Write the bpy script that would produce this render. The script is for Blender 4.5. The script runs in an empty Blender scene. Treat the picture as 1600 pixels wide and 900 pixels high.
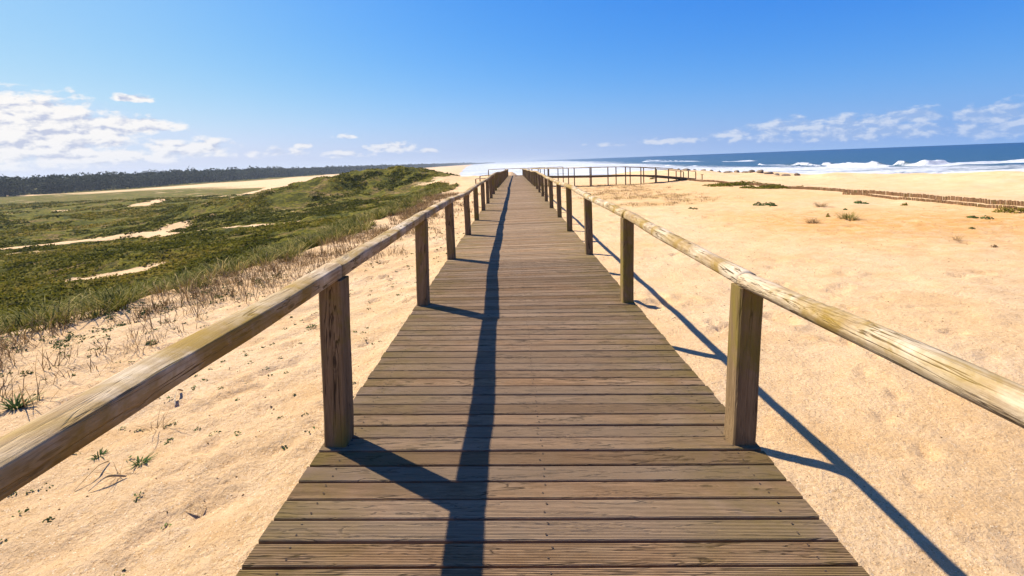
import bpy, bmesh, math, random
import numpy as np
from mathutils import Matrix, Vector

# ------------------------------------------------------------------ camera, sky, sun
SC = bpy.context.scene
COL = SC.collection
H0 = 9.0                                   # camera height above the sea (z = 0)
F, PPX, PPY = 760.0, 800.0, 325.0          # lens in pixels of a 1600 px wide frame
PITCH, ROLL, YAW = math.radians(5.45), math.radians(2.15), math.atan(7 / 760.0)
RW = Matrix.Rotation(YAW, 3, 'Z') @ Matrix.Rotation(math.pi / 2 - PITCH, 3, 'X') @ Matrix.Rotation(-ROLL, 3, 'Z')
cam_d = bpy.data.cameras.new('camera')
cam_d.sensor_width = 36.0
cam_d.lens = 36.0 * F / 1600.0
cam_d.shift_y = -(450.0 - PPY) / 1600.0
cam_d.clip_start = 0.05
cam_d.clip_end = 200000.0
cam = bpy.data.objects.new('camera', cam_d)
COL.objects.link(cam)
cam.matrix_world = Matrix.Translation((0, 0, H0)) @ RW.to_4x4()
SC.camera = cam


def ray(px, py):
    return RW @ Vector(((px - PPX) / F, -(py - PPY) / F, -1.0))


def at_depth(px, py, D):
    """world point seen at a photo pixel, D metres below the camera"""
    v = ray(px, py)
    v = v * (-D / v.z)
    return Vector((v.x, v.y, H0 - D))


SUN_TO = Vector((-0.75, 0.515, 1.0)).normalized()
SUN_EL = math.asin(SUN_TO.z)
SUN_AZ = math.atan2(SUN_TO.x, SUN_TO.y)     # clockwise from +Y
sun_d = bpy.data.lights.new('sun', 'SUN')
sun_d.energy = 5.0
sun_d.angle = math.radians(0.53)
sun_d.color = (1.0, 0.92, 0.77)
sun = bpy.data.objects.new('sun', sun_d)
COL.objects.link(sun)
sun.rotation_euler = SUN_TO.to_track_quat('Z', 'Y').to_euler()
sun.location = (-30, 20, 60)

SC.view_settings.view_transform = 'Standard'
SC.view_settings.look = 'None'
SC.view_settings.gamma = 1.0
SC.view_settings.use_curve_mapping = False
EXPO = 1.0
SC.view_settings.exposure = EXPO
SC.render.engine = 'CYCLES'
SC.cycles.max_bounces = 6
SC.cycles.volume_bounces = 0
SC.cycles.use_denoising = True
SC.cycles.denoising_input_passes = 'RGB_ALBEDO_NORMAL'
SC.cycles.denoising_prefilter = 'ACCURATE'
SC.cycles.transparent_max_bounces = 8


# ------------------------------------------------------------------ node helpers
class NT:
    def __init__(s, tree):
        s.t = tree

    def n(s, kind, **kw):
        nd = s.t.nodes.new(kind)
        for k, v in kw.items():
            setattr(nd, k, v)
        return nd

    def put(s, sock, v):
        if isinstance(v, bpy.types.NodeSocket):
            s.t.links.new(v, sock)
        elif v is not None:
            if isinstance(v, (tuple, list)) and len(v) == 3 and sock.type == 'RGBA':
                v = tuple(v) + (1.0,)
            sock.default_value = v

    def m(s, op, a, b=None, c=None, clamp=False):
        nd = s.n('ShaderNodeMath', operation=op, use_clamp=clamp)
        s.put(nd.inputs[0], a)
        if b is not None:
            s.put(nd.inputs[1], b)
        if c is not None:
            s.put(nd.inputs[2], c)
        return nd.outputs[0]

    def mix(s, fac, a, b, mode='MIX'):
        nd = s.n('ShaderNodeMix', data_type='RGBA', blend_type=mode)
        nd.clamp_factor = True
        s.put(nd.inputs[0], fac)
        s.put(nd.inputs[6], a)
        s.put(nd.inputs[7], b)
        return nd.outputs[2]

    def ramp(s, fac, stops, interp='LINEAR'):
        nd = s.n('ShaderNodeValToRGB')
        cr = nd.color_ramp
        cr.interpolation = interp
        while len(cr.elements) < len(stops):
            cr.elements.new(0.5)
        for e, (p, c) in zip(cr.elements, stops):
            e.position = p
            e.color = (c, c, c, 1) if isinstance(c, (int, float)) else tuple(c) + (1,)
        s.put(nd.inputs[0], fac)
        return nd.outputs[0]

    def coords(s, kind='Object'):
        return s.n('ShaderNodeTexCoord').outputs[kind]

    def mapv(s, v, scale=(1, 1, 1), loc=(0, 0, 0), rot=(0, 0, 0)):
        nd = s.n('ShaderNodeMapping')
        s.put(nd.inputs['Vector'], v)
        s.put(nd.inputs['Scale'], scale)
        s.put(nd.inputs['Location'], loc)
        s.put(nd.inputs['Rotation'], rot)
        return nd.outputs[0]

    def noise(s, v, scale, detail=4.0, rough=0.55, dist=0.0):
        nd = s.n('ShaderNodeTexNoise')
        s.put(nd.inputs['Vector'], v)
        s.put(nd.inputs['Scale'], scale)
        s.put(nd.inputs['Detail'], detail)
        s.put(nd.inputs['Roughness'], rough)
        s.put(nd.inputs['Distortion'], dist)
        return nd.outputs[0]

    def voro(s, v, scale, feature='F1', rnd=1.0):
        nd = s.n('ShaderNodeTexVoronoi', feature=feature)
        s.put(nd.inputs['Vector'], v)
        s.put(nd.inputs['Scale'], scale)
        s.put(nd.inputs['Randomness'], rnd)
        return nd

    def attr(s, name):
        return s.n('ShaderNodeAttribute', attribute_name=name)

    def bump(s, h, strength=0.5, dist=0.01, normal=None):
        nd = s.n('ShaderNodeBump')
        s.put(nd.inputs['Height'], h)
        s.put(nd.inputs['Strength'], strength)
        s.put(nd.inputs['Distance'], dist)
        if normal is not None:
            s.put(nd.inputs['Normal'], normal)
        return nd.outputs[0]

    def add3(s, v, w):
        nd = s.n('ShaderNodeVectorMath', operation='ADD')
        s.put(nd.inputs[0], v)
        s.put(nd.inputs[1], w)
        return nd.outputs[0]


def material(name):
    m = bpy.data.materials.new(name)
    m.use_nodes = True
    b = m.node_tree.nodes['Principled BSDF']
    b.inputs['Roughness'].default_value = 0.9
    b.inputs['Specular IOR Level'].default_value = 0.2
    return m, NT(m.node_tree), b


# ------------------------------------------------------------------ sky with clouds
world = bpy.data.worlds.new('World')
SC.world = world
world.use_nodes = True
wt = NT(world.node_tree)
bg = world.node_tree.nodes['Background']
out = world.node_tree.nodes['World Output']
sky = wt.n('ShaderNodeTexSky', sky_type='NISHITA')
sky.sun_disc = False
sky.sun_elevation = SUN_EL
sky.sun_rotation = SUN_AZ
sky.altitude = 0.0
sky.air_density = 1.0
sky.dust_density = 1.2
sky.ozone_density = 3.5
gen = wt.coords('Generated')
sep = wt.n('ShaderNodeSeparateXYZ')
wt.put(sep.inputs[0], gen)
# grade the physical sky: deeper blue overhead, pale haze at the horizon
src = wt.n('ShaderNodeSeparateColor')
wt.put(src.inputs[0], sky.outputs[0])
K_ = 0.095
rr = wt.m('MULTIPLY', wt.m('POWER', wt.m('MULTIPLY', src.outputs[0], K_), 1.75), 1.12)
gg = wt.m('MULTIPLY', wt.m('POWER', wt.m('MULTIPLY', src.outputs[1], K_), 0.98), 0.98)
bb = wt.m('MULTIPLY', wt.m('POWER', wt.m('MULTIPLY', src.outputs[2], K_), 0.30), 1.08)
cmb = wt.n('ShaderNodeCombineColor')
for i_, (v_, mx_) in enumerate(((rr, 0.55), (gg, 0.72), (bb, 0.95))):
    wt.put(cmb.inputs[i_], wt.m('MINIMUM', v_, mx_))
hz_f = wt.m('MULTIPLY', wt.m('EXPONENT', wt.m('MULTIPLY', wt.m('MAXIMUM', sep.outputs[2], 0.0), -15.0)), 0.95)
hz_side = wt.m('MULTIPLY_ADD', sep.outputs[0], -0.5, 0.5, clamp=True)      # whiter air on the sun side
hz_col = wt.mix(hz_side, (0.20, 0.43, 0.86), (0.86, 0.87, 0.93))
graded_sky = wt.mix(hz_f, cmb.outputs[0], hz_col)
bg.inputs['Strength'].default_value = 0.10
vm = wt.n('ShaderNodeVectorMath', operation='SCALE')
wt.put(vm.inputs[0], graded_sky)
vm.inputs['Scale'].default_value = 10.0 / 2 ** EXPO
world.node_tree.links.new(vm.outputs[0], bg.inputs['Color'])

AZ = wt.m('ARCTAN2', sep.outputs[0], sep.outputs[1])
EL = wt.m('ARCSINE', sep.outputs[2])


def azel(px, py):
    v = ray(px, py).normalized()
    return math.atan2(v.x, v.y), math.asin(v.z)


# cloud banks: (photo x, y, half width px, half height px, weight)
BANKS = [(20, 190, 125, 42, 1.35), (110, 206, 100, 30, 1.25), (215, 198, 66, 15, 1.1), (40, 225, 160, 30, 1.2),
         (-150, 190, 160, 50, 1.1), (209, 155, 36, 8, 0.95), (290, 232, 80, 18, 0.9), (120, 246, 260, 18, 0.85), (20, 262, 200, 14, 0.6),
         (475, 229, 17, 6, 0.72), (550, 214, 22, 6, 0.62), (615, 231, 40, 11, 0.85), (540, 242, 50, 8, 0.7), (668, 237, 20, 6, 0.68), (440, 240, 50, 9, 0.62),
         (1030, 222, 75, 7, 0.62), (1145, 209, 40, 9, 0.78), (1235, 199, 66, 15, 0.9), (1330, 197, 75, 17, 0.9), (950, 227, 60, 6, 0.5),
         (1420, 184, 72, 14, 0.95), (1360, 208, 250, 17, 0.85), (1560, 182, 80, 22, 0.9), (1700, 170, 120, 34, 0.9), (1560, 205, 110, 18, 0.85)]


def cloud_density(az, el):
    tot = None
    for (px, py, hw, hh, w) in BANKS:
        a0, e0 = azel(px, py)
        a1, _ = azel(px + hw, py)
        _, e1 = azel(px, py - hh)
        da = wt.m('DIVIDE', wt.m('SUBTRACT', az, a0), abs(a1 - a0))
        de = wt.m('DIVIDE', wt.m('SUBTRACT', el, e0), abs(e1 - e0))
        # flat bases: the lower half falls off faster
        de = wt.m('MAXIMUM', de, wt.m('MULTIPLY', de, -1.5))
        r2 = wt.m('ADD', wt.m('MULTIPLY', da, da), wt.m('MULTIPLY', de, de))
        g = wt.m('MULTIPLY', wt.m('EXPONENT', wt.m('MULTIPLY', r2, -0.8)), w)
        tot = g if tot is None else wt.m('MAXIMUM', tot, g)
    return tot


def cloud_noise(az, el):
    cv = wt.n('ShaderNodeCombineXYZ')
    wt.put(cv.inputs[0], az)
    wt.put(cv.inputs[1], wt.m('MULTIPLY', el, 1.9))
    big = wt.noise(cv.outputs[0], 30.0, 10.0, 0.58, 0.15)
    return big


env = cloud_density(AZ, EL)
n0 = cloud_noise(AZ, EL)
n1 = cloud_noise(wt.m('ADD', AZ, -0.006), wt.m('ADD', EL, 0.007))
dens = wt.m('ADD', env, wt.m('MULTIPLY', wt.m('SUBTRACT', n0, 0.5), 1.9))
alpha = wt.m('MULTIPLY', wt.ramp(dens, [(0.30, 0.0), (0.72, 1.0)], 'EASE'), wt.m('MULTIPLY', wt.ramp(env, [(0.06, 0.0), (0.25, 1.0)]), wt.m('MULTIPLY_ADD', sep.outputs[0], -0.34, 0.76)))
relief = wt.m('MULTIPLY_ADD', wt.m('SUBTRACT', n0, n1), 6.5, wt.m('MULTIPLY_ADD', wt.m('SUBTRACT', 0.5, sep.outputs[0]), 0.45, 0.52))
core = wt.m('MULTIPLY', wt.ramp(dens, [(0.6, 0.0), (1.25, 1.0)]), 0.30)
lum = wt.m('SUBTRACT', relief, core, clamp=True)
low_f = wt.m('MULTIPLY', wt.m('EXPONENT', wt.m('MULTIPLY', EL, -22.0)), 0.55, clamp=True)
shade_c = wt.mix(hz_side, (0.33, 0.48, 0.78), (0.56, 0.59, 0.73))
ccol = wt.mix(low_f, wt.mix(lum, shade_c, (1.0, 0.97, 0.94)), hz_col)
bgc = wt.n('ShaderNodeBackground')
wt.put(bgc.inputs['Color'], ccol)
bgc.inputs['Strength'].default_value = 1.0 / 2 ** EXPO
mixs = wt.n('ShaderNodeMixShader')
wt.put(mixs.inputs[0], alpha)
world.node_tree.links.new(bg.outputs[0], mixs.inputs[1])
world.node_tree.links.new(bgc.outputs[0], mixs.inputs[2])
world.node_tree.links.new(mixs.outputs[0], out.inputs['Surface'])
world.cycles.sampling_method = 'MANUAL'
world.cycles.sample_map_resolution = 512

# ------------------------------------------------------------------ numeric noise
RNG = np.random.default_rng(7)
random.seed(7)


def _h(ix, iy, seed):
    n = (ix * 374761393 + iy * 668265263 + seed * 974634777) & 0xFFFFFFFF
    n = ((n ^ (n >> 13)) * 1274126177) & 0xFFFFFFFF
    return ((n ^ (n >> 16)) & 0xFFFF) / 65535.0


def vnoise(x, y, seed=0):
    x = np.asarray(x, float); y = np.asarray(y, float)
    ix = np.floor(x).astype(np.int64); iy = np.floor(y).astype(np.int64)
    fx = x - ix; fy = y - iy
    u = fx * fx * fx * (fx * (fx * 6 - 15) + 10); v = fy * fy * fy * (fy * (fy * 6 - 15) + 10)
    a = _h(ix, iy, seed); b = _h(ix + 1, iy, seed); c = _h(ix, iy + 1, seed); d = _h(ix + 1, iy + 1, seed)
    return (a + (b - a) * u) * (1 - v) + (c + (d - c) * u) * v - 0.5


def fbm(x, y, seed=0, octaves=4, gain=0.5):
    s = 0.0; a = 1.0; k = 1.0
    for o in range(octaves):
        s = s + a * vnoise(x * k + 17.3 * o, y * k - 9.1 * o, seed + o)
        a *= gain; k *= 2.03
    return s


def sstep(a, b, x):
    t = np.clip((np.asarray(x, float) - a) / (b - a), 0, 1)
    return t * t * (3 - 2 * t)


# ------------------------------------------------------------------ terrain
EDGE_Y = [-400, -100, 20, 55, 86, 110, 122, 130, 160, 300, 600, 1200, 2400, 7000, 60000]
EDGE_X = [150, 95, 72, 52, 40, 31, 15, -5, -20, -55, -85, -140, -230, -560, -4400]


def edge_x(Y):
    return np.interp(Y, EDGE_Y, EDGE_X)


def crest_x(Y):
    return np.interp(Y, [-20, 0, 7.5, 11.5, 15, 29, 45, 80, 200], [-9.5, -8.6, -8.0, -6.6, -5.9, -6.8, -6.5, -8.0, -9]) + 0.9 * fbm(np.asarray(Y) / 5.0, 0.5 + 0 * np.asarray(Y), 91, 2)


HILLS = [(-30, 71, 14, 11, 0.8), (-24, 84, 9, 10, 3.9), (-32, 73, 8, 8, 2.3), (-18, 96, 6, 9, 2.6), (-41, 66, 9, 6, 1.4), (-15, 80, 5, 8, 1.5), (-11, 74, 3, 6, 0.7),
         (-52, 34, 16, 3.5, 0.9), (-75, 66, 22, 7, 1.3), (-34, 52, 9, 4, 0.9), (-90, 110, 30, 12, 1.2), (-26, 42, 7, 5, 0.5), (-60, 90, 14, 6, 1.0), (-27, 30, 7, 4, 0.5)]
PATHS = [([(0, 390), (120, 377), (230, 365), (330, 357), (400, 350), (462, 343)], 6.0, 0.85),
         ([(215, 325), (270, 315), (320, 308), (380, 300), (440, 285)], 6.6, 1.6),
         ([(-20, 305), (60, 303), (140, 299), (240, 293), (330, 286), (420, 280)], 7.2, 5.0),
         ([(600, 288), (650, 287), (700, 284), (745, 276)], 3.4, 1.0),
         ([(120, 436), (150, 431), (190, 424), (230, 418)], 4.6, 0.75)]
PATHW = []


def seg_dist(X, Y, pts):
    best = np.full(np.shape(X), 1e9)
    for (x0, y0), (x1, y1) in zip(pts[:-1], pts[1:]):
        dx, dy = x1 - x0, y1 - y0
        t = np.clip(((X - x0) * dx + (Y - y0) * dy) / (dx * dx + dy * dy), 0, 1)
        best = np.minimum(best, np.hypot(X - x0 - t * dx, Y - y0 - t * dy))
    return best


def path_mask(X, Y):
    m = np.zeros(np.shape(X))
    for pts, w in PATHW:
        d = seg_dist(X + 0.8 * fbm(X / 4, Y / 4, 5, 3), Y + 0.8 * fbm(X / 4, Y / 4, 8, 3), pts)
        m = np.maximum(m, 1 - sstep(w * 0.6, w * 1.5, d))
    return m * (1 - np.clip(2.2 * np.exp(-((X + 30) / 13) ** 2 - ((Y - 74) / 15) ** 2), 0, 0.95))


def veg_mask(X, Y):
    """0 = bare sand, 1 = covered with low dune plants"""
    X = np.asarray(X, float); Y = np.asarray(Y, float)
    t = crest_x(Y) - X
    v = sstep(0.1, 1.8, t + 1.5 * fbm(X / 1.7, Y / 1.7, 31, 3))
    patch = fbm(X / 7.0, Y / 5.0, 41, 5, 0.55)
    v = v * (1 - 0.85 * sstep(0.47, 0.60, patch))
    bank = np.exp(-((t - 1.2) / 1.3) ** 2) * sstep(18, 26, Y)
    v = v * (1 - bank * 0.9)
    hill = np.clip(1.6 * np.exp(-((X + 28) / 14) ** 2 - ((Y - 76) / 16) ** 2), 0, 1)
    v = v + (sstep(0.1, 1.8, t) - v) * hill * 0.72
    v = v * (1 - path_mask(X, Y))
    far = sstep(150, 330, Y + 40 * fbm(X / 60, Y / 60, 12, 3))
    inland = sstep(-215, -245, X + 30 * fbm(X / 80, Y / 80, 14, 3))
    v = v * (1 - far * (1 - inland))
    v = v * (1 - sstep(90, 104, Y) * sstep(-30, -14, X))
    # thin plant cover on the far right sand
    return np.clip(v, 0, 1)


def dry_mask(X, Y):
    m = np.exp(-((X - 9.5) / 6.0) ** 2) * sstep(27, 36, Y) * (1 - sstep(58, 66, Y))
    return np.clip(m * (0.6 + 1.6 * fbm(X / 2.5, Y / 2.5, 61, 4)), 0, 1)


def depth(X, Y):
    X = np.asarray(X, float); Y = np.asarray(Y, float)
    DR = 2.83 + 0.0105 * np.clip(Y, 0, 90)
    DL = 2.34 + 0.02 * np.clip(-X - 1.3, 0, 6) + 0.004 * np.clip(Y, 0, 80)
    D = DL + (DR - DL) * sstep(-1.2, 1.2, X)
    t = np.clip(crest_x(Y) - X, 0, None)
    D = D + 3.6 * (1 - np.exp(-np.clip(t - 0.3, 0, None) / 15.0)) + 0.0055 * t
    veg = veg_mask(X, Y)
    near_left = sstep(0.5, 6, t)
    for (cx, cy, sx, sy, a) in HILLS:
        D = D - a * np.exp(-((X - cx) / sx) ** 2 - ((Y - cy) / sy) ** 2) * (1 + 0.25 * fbm(X / 3.0, Y / 3.0, 22, 3))
    D = D - near_left * (1 - 0.85 * path_mask(X, Y)) * (0.62 * fbm(X / 11, Y / 9, 3, 4, 0.55) + 0.30 * veg * np.abs(fbm(X / 2.2, Y / 1.9, 9, 4, 0.6)))
    D = D - veg * 0.10 * fbm(X / 0.5, Y / 0.5, 19, 2)
    # plain far up the coast
    w = sstep(98, 200, Y) * (1 - 0.6 * sstep(30, 60, X))
    D = D + (7.6 - 0.7 * fbm(X / 40, Y / 40, 55, 3) - D) * w
    # right-hand sand beyond the log fence: berm and little dunes
    r = sstep(26, 32, X)
    D = D + r * (0.25 - 0.9 * np.exp(-((X - edge_x(Y) + 6) / 7.0) ** 2) * (0.55 + 0.9 * fbm(X / 9, Y / 11, 71, 3)) - 0.35 * fbm(X / 6, Y / 8, 73, 4))
    D = D - 0.75 * np.exp(-((X - edge_x(Y) + 7) / 9.0) ** 2) * sstep(66, 84, Y) * (1 - sstep(114, 122, Y)) * sstep(20, 27, X)
    # down to the sea
    u = X - edge_x(Y)
    D = D + (11.0 - D) * sstep(0, 46, u)
    # small relief of the open sand
    sand = (1 - veg) * (1 - sstep(60, 120, Y))
    left = 1 - sstep(-2.0, 1.5, X)
    s = X * 0.5 + Y * 0.86; c = X * 0.86 - Y * 0.5
    D = D - sand * left * (0.050 * fbm(s / 0.9, c / 0.30, 81, 4, 0.6) + 0.10 * fbm(X / 2.4, Y / 2.4, 83, 3))
    D = D - sand * (1 - left) * (0.040 * fbm(X / 0.7, Y / 0.7, 85, 4, 0.6) + 0.13 * fbm(X / 4, Y / 4, 87, 3))
    # wheel tracks on the right
    a = Y - (17.5 - 0.18 * (X - 18)) + 0.5 * fbm(X / 5, 0 * Y, 97, 2)
    tr = np.exp(-(a / 2.6) ** 2) * sstep(8, 13, X) * (1 - sstep(23, 25, X))
    D = D + tr * 0.09 * np.sin(a * 6.0 + 1.2 * fbm(X / 3, Y / 3, 98, 2)) * (0.5 + fbm(X / 1.5, Y / 1.5, 99, 3))
    # a low sand heap at the far end of the deck
    D = D - 1.15 * np.exp(-((X + 0.2) / 2.2) ** 2 - ((Y - 79.5) / 3.0) ** 2)
    return D


def gz(X, Y):
    return H0 - depth(X, Y)


def hit(px, py, t0=1.0, t1=400.0, g=1.004):
    """where the sight line of a photo pixel meets the ground"""
    v = ray(px, py)
    t = t0 * g ** np.arange(int(math.log(t1 / t0) / math.log(g)))
    x, y, z = v.x / v.y * t, t, H0 + v.z / v.y * t
    under = np.nonzero(z <= gz(x, y))[0]
    i = under[0] if len(under) else len(t) - 1
    return float(x[i]), float(y[i])


def gz1(x, y):
    return float(gz(np.array([x]), np.array([y]))[0])


PATHW.extend([([hit(a, b, 8.0) if k_ not in (1, 2) else tuple(at_depth(a, b, D))[:2] for a, b in pts], w) for k_, (pts, D, w) in enumerate(PATHS)])


def graded(lo, hi, s0, g, centre=0.0):
    """axis lines with spacing max(s0, g*|x-centre|)"""
    r = [0.0]
    while r[-1] < hi - centre:
        r.append(r[-1] + max(s0, g * r[-1]))
    l = [0.0]
    while l[-1] < centre - lo:
        l.append(l[-1] + max(s0, g * l[-1]))
    return np.array([centre - a for a in l[:0:-1]] + [centre + a for a in r])


def mesh_np(name, V, Fq, smooth=True):
    """V (n,3); Fq (m,4) or (m,3) int"""
    me = bpy.data.meshes.new(name)
    k = Fq.shape[1]
    me.vertices.add(len(V)); me.vertices.foreach_set('co', np.ascontiguousarray(V, dtype=np.float32).ravel())
    me.loops.add(Fq.size); me.loops.foreach_set('vertex_index', np.ascontiguousarray(Fq, dtype=np.int32).ravel())
    me.polygons.add(len(Fq))
    me.polygons.foreach_set('loop_start', np.arange(0, Fq.size, k, dtype=np.int32))
    me.polygons.foreach_set('use_smooth', np.full(len(Fq), smooth))
    me.update(calc_edges=True)
    return me


def grid_mesh(name, X, Y, Z, attrs=()):
    r, c = X.shape
    V = np.stack([X, Y, Z], -1).reshape(-1, 3)
    i = np.arange(r * c).reshape(r, c)
    Fq = np.stack([i[:-1, :-1], i[:-1, 1:], i[1:, 1:], i[1:, :-1]], -1).reshape(-1, 4)
    me = mesh_np(name, V, Fq)
    for an, av in attrs:
        at = me.attributes.new(an, 'FLOAT', 'POINT')
        at.data.foreach_set('value', np.ascontiguousarray(av, dtype=np.float32).ravel())
    return me


def link(name, me, m=None, parent=None, loc=None, rot=None):
    o = bpy.data.objects.new(name, me)
    COL.objects.link(o)
    if m is not None and me is not None:
        me.materials.append(m)
    if loc is not None:
        o.location = loc
    if rot is not None:
        o.rotation_euler = rot
    if parent is not None:
        o.parent = parent
    return o


def tag(o, label=None, cat=None, group=None, kind=None):
    if label: o['label'] = label
    if cat: o['category'] = cat
    if group: o['group'] = group
    if kind: o['kind'] = kind
    return o


# --- ground material
gm, g, gb = material('dune_ground')
P = g.coords('Object')
veg_a = g.attr('veg').outputs['Fac']
dry_a = g.attr('dry').outputs['Fac']
red_a = g.attr('red').outputs['Fac']
n_big = g.noise(P, 0.35, 5, 0.6)
n_mid = g.noise(P, 2.3, 6, 0.62)
n_fine = g.noise(P, 24.0, 6, 0.7)
n_grain = g.noise(P, 170.0, 3, 0.7)
sand = g.mix(g.ramp(n_big, [(0.35, 0), (0.65, 1)]), (0.60, 0.40, 0.215), (0.64, 0.455, 0.275))
sand = g.mix(g.m('MULTIPLY', g.ramp(n_mid, [(0.45, 0), (0.7, 1)]), 0.35), sand, (0.50, 0.315, 0.145))
sand = g.mix(g.ramp(n_fine, [(0.36, 0.55), (0.50, 0.0)]), sand, (0.42, 0.25, 0.10))
sand = g.mix(g.ramp(n_grain, [(0.36, 0.7), (0.45, 0.0)]), sand, (0.34, 0.20, 0.09))
sand = g.mix(g.ramp(n_grain, [(0.60, 0.0), (0.72, 0.5)]), sand, (0.72, 0.56, 0.36))
sand = g.mix(g.m('MULTIPLY', g.ramp(g.noise(P, 0.9, 6, 0.7, 0.5), [(0.50, 0.0), (0.66, 0.55)]), 1.0), sand, (0.50, 0.30, 0.13))
sand = g.mix(g.m('MULTIPLY', red_a, g.ramp(n_mid, [(0.32, 0.25), (0.58, 0.95)])), sand, (0.52, 0.27, 0.085))
# shell crumbs and dark grit
vo = g.voro(P, 21.0)
sc_ = g.n('ShaderNodeSeparateColor'); g.put(sc_.inputs[0], vo.outputs['Color'])
speck = g.m('MULTIPLY', g.m('LESS_THAN', vo.outputs['Distance'], g.m('MULTIPLY', sc_.outputs[1], 0.17)), g.m('GREATER_THAN', sc_.outputs[0], 0.55))
sand = g.mix(g.m('MULTIPLY', speck, 0.9), sand, g.mix(sc_.outputs[2], (0.10, 0.06, 0.03), (0.42, 0.28, 0.14)))
sand = g.mix(g.m('MULTIPLY', dry_a, g.ramp(n_mid, [(0.4, 0.2), (0.6, 0.9)])), sand, (0.36, 0.23, 0.075))
vo2 = g.voro(P, 75.0)
sc2 = g.n('ShaderNodeSeparateColor'); g.put(sc2.inputs[0], vo2.outputs['Color'])
sp2 = g.m('MULTIPLY', g.m('LESS_THAN', vo2.outputs['Distance'], 0.36), g.m('GREATER_THAN', sc2.outputs[0], 0.72))
sand = g.mix(g.m('MULTIPLY', sp2, 0.7), sand, g.mix(g.m('GREATER_THAN', sc2.outputs[2], 0.7), (0.33, 0.17, 0.065), (0.75, 0.62, 0.45)))
vcol = g.ramp(g.noise(P, 0.30, 7, 0.68, 0.4), [(0.34, (0.040, 0.046, 0.004)), (0.44, (0.10, 0.094, 0.008)), (0.51, (0.18, 0.155, 0.012)), (0.57, (0.17, 0.115, 0.030)), (0.66, (0.33, 0.21, 0.085))])
vcol = g.mix(g.ramp(n_mid, [(0.40, 0.75), (0.58, 0.0)]), vcol, (0.020, 0.027, 0.009))
vcol = g.mix(g.ramp(g.noise(P, 7.0, 5, 0.7), [(0.53, 0.0), (0.66, 0.6)]), vcol, (0.20, 0.165, 0.06))
vfac = g.m('ADD', veg_a, g.m('MULTIPLY', g.m('SUBTRACT', g.noise(P, 4.0, 6, 0.7), 0.5), 0.9))
vfac = g.ramp(vfac, [(0.38, 0.0), (0.58, 1.0)])
g.put(gb.inputs['Base Color'], g.mix(vfac, sand, vcol))
hgt = g.m('ADD', g.m('MULTIPLY', n_fine, 0.7), g.m('MULTIPLY', n_grain, 0.22))
bs = g.bump(g.m('ADD', hgt, g.m('MULTIPLY', g.noise(P, 7.0, 4, 0.6), 0.9)), 0.95, 0.045)
bv = g.bump(g.noise(P, 6.0, 8, 0.75), 0.9, 0.25)
mixn = g.n('ShaderNodeMix', data_type='VECTOR')
g.put(mixn.inputs[0], vfac); g.put(mixn.inputs[4], bs); g.put(mixn.inputs[5], bv)
g.put(gb.inputs['Normal'], mixn.outputs[1])
gb.inputs['Roughness'].default_value = 1.0
gb.inputs['Specular IOR Level'].default_value = 0.05

xs = graded(-60000, 60000, 0.07, 0.0145, 0.0)
ys = graded(-60, 60000, 0.07, 0.0085, 1.0)
GX, GY = np.meshgrid(xs, ys)
GV = veg_mask(GX, GY)
GD = dry_mask(GX, GY)
a_ = GY - (19.5 - 0.16 * (GX - 18))
GR = np.exp(-(a_ / 6.5) ** 2) * sstep(7, 12, GX) * (1 - sstep(23.3, 24.3, GX))
GR = np.maximum(GR, 0.45 * sstep(25, 34, GY) * sstep(5, 9, GX) * (1 - sstep(23, 24, GX)) * (1 - sstep(60, 70, GY)))
GZ_GRID = gz(GX, GY)


def dent(x, y, L, W, ang, dep):
    R_ = 2.2 * max(L, W)
    i0, i1 = np.searchsorted(xs, [x - R_, x + R_]); j0, j1 = np.searchsorted(ys, [y - R_, y + R_])
    if i1 - i0 < 2 or j1 - j0 < 2:
        return
    dx, dy = GX[j0:j1, i0:i1] - x, GY[j0:j1, i0:i1] - y
    c, s = math.cos(ang), math.sin(ang)
    q = np.sqrt(((dx * c + dy * s) / L) ** 2 + ((-dx * s + dy * c) / W) ** 2)
    GZ_GRID[j0:j1, i0:i1] += dep * (-np.exp(-q ** 4) + 0.35 * np.exp(-((q - 1.3) / 0.28) ** 2))


dr = random.Random(44)
for _ in range(130):
    dent(dr.uniform(-6.4, -1.5), 1.2 + 14 * dr.random() ** 1.4, dr.uniform(0.09, 0.20), dr.uniform(0.05, 0.09), 1.05 + dr.gauss(0, 0.25), dr.uniform(0.02, 0.065))
for (fx, fy, fa, n_st) in ((3.2, 3.4, 1.1, 12), (9.5, 5.0, 2.1, 14), (14.0, 9.0, 2.6, 16), (6.0, 12.0, 0.4, 12), (-2.3, 2.2, 1.75, 18)):
    for k_ in range(n_st):
        sd_ = 0.11 if k_ % 2 else -0.11
        dent(fx + 0.62 * k_ * math.cos(fa) - sd_ * math.sin(fa), fy + 0.62 * k_ * math.sin(fa) + sd_ * math.cos(fa), 0.16, 0.075, fa + dr.gauss(0, 0.12), dr.uniform(0.035, 0.06))
for _ in range(160):
    dent(dr.uniform(2.0, 22), 2.5 + 26 * dr.random(), dr.uniform(0.12, 0.5), dr.uniform(0.08, 0.28), dr.uniform(0, 3.1), dr.uniform(0.02, 0.075))
ground = link('ground', grid_mesh('ground', GX, GY, GZ_GRID, (('veg', GV), ('dry', GD), ('red', GR))), gm)


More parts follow.
